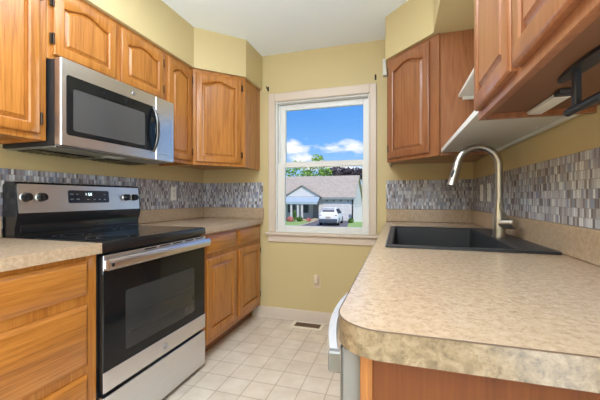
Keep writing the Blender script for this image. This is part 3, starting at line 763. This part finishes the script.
t = thing('neighbor_house', 'white house with grey roof, garage and blue porch awning outside the window', 'house', (-7.68, 34, GZ))
OH = Vector((8, -34, -GZ))
def hp(name, bm, m, parent=None, **k): parent = parent or t; bmesh.ops.translate(bm, verts=bm.verts, vec=OH); return obj(name, bm, m, parent, **k)
EZ, RZ, YF, YK, YR = 1.22, 3.86, 34.0, 42.6, 38.2
XR = -3.45
bm = B()
def poly3(bm, pts): bm.faces.new([bm.verts.new(p) for p in pts])
box(bm, -7.35, XR, YF, YF+.15, GZ, EZ); box(bm, -20, -7.35, YF+1.6, YF+1.75, GZ, EZ); box(bm, -7.5, -7.35, YF, YF+1.6, GZ, EZ)
box(bm, -20, XR, YK-.15, YK, GZ, EZ); box(bm, -20, -19.85, YF+1.6, YK, GZ, EZ)
hp('house_walls', bm, lap_m, smooth=False)
bm = B()    # gable end as a thick wall
for x in (XR-.15,):
    a = [(x, YF, GZ), (x, YK, GZ), (x, YK, EZ), (x, YR, RZ-.1), (x, YF, EZ)]; b_ = [(x+.15, y, z) for _, y, z in a]
    va = [bm.verts.new(p) for p in a]; vb = [bm.verts.new(p) for p in b_]; bm.faces.new(va[::-1]); bm.faces.new(vb)
    for i in range(5): j = (i+1) % 5; bm.faces.new((va[i], va[j], vb[j], vb[i]))
hp('gable_wall', bm, side_m, smooth=False)
def roofslab(x0, x1, ya, za, yb, zb_, th=.14):
    bm = B(); d = Vector((0, yb-ya, zb_-za)).normalized(); nn = Vector((0, -d.z, d.y)); nn = nn if nn.z > 0 else -nn
    a = [Vector((x0, ya, za)), Vector((x1, ya, za)), Vector((x1, yb, zb_)), Vector((x0, yb, zb_))]
    va = [bm.verts.new(p) for p in a]; vb = [bm.verts.new(p+nn*th) for p in a]
    bm.faces.new(va); bm.faces.new(vb[::-1])
    for i in range(4): j = (i+1) % 4; bm.faces.new((va[i], va[j], vb[j], vb[i]))
    return bm
hp('roof_slope', roofslab(-20.3, XR+.25, YF-.35, EZ-.16, YR, RZ), roof_m, smooth=False)
hp('roof_slope', roofslab(-20.3, XR+.25, YK+.35, EZ-.16, YR, RZ), roof_m, smooth=False)
hp('fascia', sbox(-7.6, XR+.2, YF-.47, YF-.36, EZ-.26, EZ-.02), plain('grey_fascia', srgb(150, 158, 160), .6), smooth=False)
gd = hp('garage_door', sbox(-7.0, XR-.35, YF-.05, YF-.001, GZ, EZ-.62, bev=.01), plain('garage_white', srgb(232, 230, 230), .6))
bm = B()
for k in range(4):
    for j in range(4): box(bm, -6.9+j*.79, -6.24+j*.79, YF-.065, YF-.05, GZ+.1+k*.5, GZ+.5+k*.5, .01)
hp('door_panels', bm, side_m, gd)
for k in range(4):
    bm = B(); x = -6.45+k*.82; box(bm, x-.05, x+.05, YF-.12, YF-.001, EZ-.45, EZ-.30, .02); cyl(bm, (x, YF-.10, EZ-.38), (x-.05, YF-.2, EZ-.50), .05, .07, n=10); hp('garage_lamp', bm, plain('lamp_grey', (.2, .2, .2), .5))
# porch
bm = B()
va = [(-11.5, YF-.6, EZ+.06), (-7.25, YF-.6, EZ+.06), (-9.35, YF-.6, EZ+1.30)]; vb = [(x, YF+1.9, z) for x, _, z in va]
A_ = [bm.verts.new(p) for p in va]; B_ = [bm.verts.new(p) for p in vb]; bm.faces.new(A_); bm.faces.new(B_[::-1])
for i in range(3): j = (i+1) % 3; bm.faces.new((A_[j], A_[i], B_[i], B_[j]))
hp('porch_gable', bm, side_m, smooth=False)
for s_ in (0, 1):
    bm = B(); x0, x1 = (-11.75, -9.35) if s_ == 0 else (-6.98, -9.35)
    a = [(x0, YF-.8, EZ-.03), (x1, YF-.8, EZ+1.36), (x1, YF+2.5, EZ+1.36), (x0, YF+2.5, EZ-.03)]
    va = [bm.verts.new(p) for p in a]; vb = [bm.verts.new((p[0], p[1], p[2]+.09)) for p in a]; bm.faces.new(va); bm.faces.new(vb[::-1])
    for i in range(4): j = (i+1) % 4; bm.faces.new((va[i], va[j], vb[j], vb[i]))
    hp('porch_roof', bm, roof_m, smooth=False)
bm = B(); a = [(-11.6, YF-.65, EZ+.04), (-7.2, YF-.65, EZ+.04), (-7.2, YF-1.75, EZ-.58), (-11.6, YF-1.75, EZ-.58)]
va = [bm.verts.new(p) for p in a]; vb = [bm.verts.new((x, y, z-.05)) for x, y, z in a]; bm.faces.new(va); bm.faces.new(vb[::-1])
for i in range(4): j = (i+1) % 4; bm.faces.new((va[i], va[j], vb[j], vb[i]))
box(bm, -11.6, -7.2, YF-1.80, YF-1.75, EZ-.82, EZ-.55)
hp('awning', bm, plain('pale_blue_awning', srgb(176, 194, 206), .6), smooth=False)
for x in (-11.45, -10.35, -9.55, -9.05):
    hp('porch_post', sbox(x-.09, x+.09, YF-1.70, YF-1.52, GZ, EZ-.58), side_m)
for (x0, x1) in ((-11.9, -10.9), (-10.1, -9.2)):
    f = hp('house_window', sbox(x0, x1, YF+1.52, YF+1.6, GZ+.8, EZ-.55), plain('shutter_grey', srgb(70, 78, 92), .4))
hp('front_door', sbox(-8.6, -7.75, YF+1.53, YF+1.6, GZ+.2, EZ-.7), plain('grey_door', srgb(150, 150, 156), .5))
hp('porch_floor', sbox(-11.6, -7.4, YF-1.7, YF+1.6, GZ, GZ+.18), walk_m, smooth=False)
# second house, fence
t = thing('garden_fence', 'white fence and shed side right of the garage outside', 'fence', (-1.5, 33, GZ)); OH = -Vector(t.location)
hp('fence_panel', sbox(-3.0, 1.0, 33.0, 33.1, GZ, GZ+1.75), side_m, smooth=False)
hp('fence_cap', sbox(-3.05, 1.05, 32.95, 33.15, GZ+1.75, GZ+1.85), side_m, smooth=False)
t = thing('neighbor_house', 'far white house edge beyond the garage at the right', 'house', (1, 45, GZ)); OH = -Vector(t.location)
hp('house_walls', sbox(-3.4, 8, 44, 52, GZ, 1.3), side_m, smooth=False)
hp('roof_slope', roofslab(-3.8, 8.4, 43.6, 1.2, 48, 3.0), roof_m, smooth=False)

# foliage
def clump(name, label, cat, loc, lobes, m, tall, leaf=.22, n=700, trunk=None, group=None, seed=1, tm=None):
    rnd = random.Random(seed); t = thing(name, label, cat, loc, 0, group); bm = B()
    for i in range(n):
        cx, cy, cz, rx, rz = rnd.choice(lobes)
        while True:
            p = Vector((rnd.uniform(-1, 1), rnd.uniform(-1, 1), rnd.uniform(-1, 1)))
            if .3 < p.length < 1: break
        c = Vector((cx+p.x*rx, cy+p.y*rx, cz+p.z*rz)); s = leaf*rnd.uniform(.6, 1.3)
        a = Vector((rnd.uniform(-1, 1), rnd.uniform(-1, 1), rnd.uniform(-1, 1))).normalized(); b_ = a.orthogonal().normalized(); k = a.cross(b_)
        up_ = a*.12*s
        vs = [bm.verts.new(c-b_*s*.6), bm.verts.new(c+k*s*.32+up_), bm.verts.new(c+b_*s*.6), bm.verts.new(c-k*s*.32-up_)]
        bm.faces.new(vs)
    obj('foliage', bm, m, t, smooth=False)
    if trunk:
        bm = B()
        for path, r0, r1 in trunk: tube(bm, path, [r0+(r1-r0)*i/(len(path)-1) for i in range(len(path))], 8)
        obj('trunk', bm, tm, t)
    return t
bark_m = out_m('bark', srgb(112, 92, 70), .9, 4, .2)
leafg = out_m('light_leaves', srgb(150, 186, 84), .6, 1.5, .3); leafd = out_m('purple_leaves', srgb(88, 76, 84), .7, 1, .3); leafm = out_m('bush_leaves', srgb(96, 132, 62), .7, 2, .3)
leafr = out_m('red_flowers', srgb(236, 150, 150), .7, 3, .3)
clump('leafy_tree', 'light green leafy tree showing above the ridge of the white house', 'tree', (-13.2, 50, GZ),
      [(-3.0, 0, 7.2, 1.2, .9), (-1.6, 0, 8.2, 1.3, .9), (.1, 0, 7.6, 1.2, .9), (1.9, 0, 9.3, 1.0, .7), (2.2, 0, 8.3, 1.4, .9), (3.2, 0, 7.0, 1.2, .9), (-.4, 0, 6.6, 1.6, .7), (1.6, .5, 6.9, 1.5, .8)], leafg, 0, .42, 800,
      [([(0, 0, 0), (0, 0, 3), (.2, 0, 6.8)], .3, .1), ([(0, 0, 3.6), (-1.3, 0, 5.6), (-2.8, 0, 6.8)], .15, .05), ([(0, 0, 3.6), (1.2, 0, 5.4), (2.6, 0, 7.6)], .15, .05)], seed=2, tm=bark_m)
clump('dark_tree', 'dark purple-leaved tree behind the right end of the grey roof', 'tree', (-6.2, 57, GZ),
      [(-4.6, 0, 7.4, 1.3, 1.0), (-3.0, 0, 7.6, 1.4, 1.0), (-1.3, 0, 7.3, 1.4, 1.0), (.5, 0, 7.2, 1.4, 1.1), (2.0, 0, 6.8, 1.4, 1.3), (3.2, 0, 5.2, 1.4, 1.5), (3.0, 0, 3.6, 1.4, 1.4), (-.5, 0, 5.4, 2, 1.4)], leafd, 0, .5, 2100,
      [([(0, 0, 0), (0, 0, 2.5), (0, 0, 5.6)], .35, .1)], seed=5, tm=bark_m)
for i, (x, y, r_, m_, l) in enumerate(((-10.95, 31.0, .36, leafr, 'pink flowering bush at the left end of the porch bed'), (-9.72, 31.0, .36, leafr, 'pink flowering bush in the middle of the porch bed'),
                                 (-10.33, 32.0, .22, leafm, 'low green bush between the two pink flowering bushes'), (-8.8, 31.6, .33, leafm, 'green bush beside the porch door'),
                                 (-7.8, 31.8, .25, leafr, 'small pink bush at the porch end nearest the garage'), (-3.0, 31.2, .3, leafm, 'low green bush right of the garage door'))):
    clump('flower_bush', l, 'bush', (x, y, GZ), [(0, 0, r_*.8, r_, r_*.8)], m_, 0, .16, 260, seed=10+i)
clump('potted_shrub', 'upright green shrub standing before the porch posts', 'bush', (-9.27, 31.3, GZ), [(0, 0, .7, .18, .6)], leafm, 0, .16, 260, seed=33)

# SUV, seen from behind at an angle
t = thing('car', 'white suv parked in the driveway outside, seen from behind', 'car', (-4.55, 28.7, GZ+.03), R(3))
carp = plain('white_car_paint', srgb(240, 240, 242), .75); carp.node_tree.nodes['Principled BSDF'].inputs['Specular IOR Level'].default_value = .15; tint = glassy('tinted_glass', (.03, .04, .05), .5, .15); tyre = plain('tyre', (.02, .02, .02), .8); lower = plain('grey_bumper', srgb(84, 94, 104), .5)
def cross(y, hw, z0, zs, zr, hr):  # body section
    return [(-hw*.94, y, z0), (-hw, y, z0+.25), (-hw, y, zs-.12), (-hw*.95, y, zs), (-hr, y, zr-.06), (-hr*.82, y, zr), (hr*.82, y, zr), (hr, y, zr-.06), (hw*.95, y, zs), (hw, y, zs-.12), (hw, y, z0+.25), (hw*.94, y, z0)]
secs = [(-2.28, .80, .42, .98, 1.00, .70), (-2.22, .88, .32, 1.04, 1.10, .72), (-2.05, .92, .28, 1.08, 1.45, .66), (-1.75, .93, .28, 1.10, 1.64, .64), (-.8, .93, .28, 1.08, 1.69, .64), (.2, .93, .28, 1.06, 1.66, .63), (.75, .93, .28, 1.03, 1.45, .66), (1.15, .92, .28, 1.02, 1.08, .78), (1.9, .9, .3, .95, .98, .74), (2.25, .84, .36, .72, .80, .7), (2.3, .78, .42, .6, .64, .66)]
bm = B(); vr = bridge(bm, [cross(*s_) for s_ in secs]); bm.faces.new(vr[0][::-1]); obj('car_body', bm, carp, t)
bm = B(); a = [[(-.60, -2.20, 1.13), (.60, -2.20, 1.13), (.55, -2.045, 1.47), (-.55, -2.045, 1.47)], [(-.60, -2.17, 1.13), (.60, -2.17, 1.13), (.55, -2.01, 1.47), (-.55, -2.01, 1.47)]]; vr = bridge(bm, a); bm.faces.new(vr[0][::-1]); obj('rear_window', bm, tint, t)
for s_ in (-1, 1):
    bm = B(); a = [[(s_*o_*(.900 if z < 1.2 else .69), y, z) for (y, z) in ((-1.85, 1.13), (.9, 1.10), (.35, 1.56), (-1.7, 1.56))] for o_ in (1.0, .97)]; vr = bridge(bm, a); bm.faces.new(vr[0][::-1]); obj('side_window', bm, tint, t)
    for y in (-1.38, 1.42):
        bm = B(); cyl(bm, (s_*.74, y, .35), (s_*.945, y, .35), .35, n=24); wh = obj('wheel', bm, tyre, t)
        bm = B(); cyl(bm, (s_*.93, y, .35), (s_*.95, y, .35), .21, n=16); obj('hub_cap', bm, plain('hub_grey', (.4, .4, .42), .5), wh)
    bm = B(); box(bm, s_*.62-.2, s_*.62+.2, -2.27, -2.19, .92, 1.03, .02); obj('tail_light', bm, plain('tail_lens', (.10, .03, .035), .5), t)
    bm = B(); box(bm, min(s_*.9, s_*1.1), max(s_*.9, s_*1.1), .62, .78, 1.06, 1.2, .03); obj('wing_mirror', bm, carp, t)
bm = B(); box(bm, -.86, .86, -2.36, -2.2, .30, .66, .05, 2); obj('rear_bumper', bm, lower, t)
bm = B(); box(bm, -.22, .22, -2.32, -2.27, .74, .87, .01); obj('licence_plate', bm, plain('plate_tan', srgb(200, 180, 160), .5), t)
bm = B(); box(bm, -.6, .6, -2.04, -1.80, 1.60, 1.65, .02); obj('spoiler', bm, carp, t)
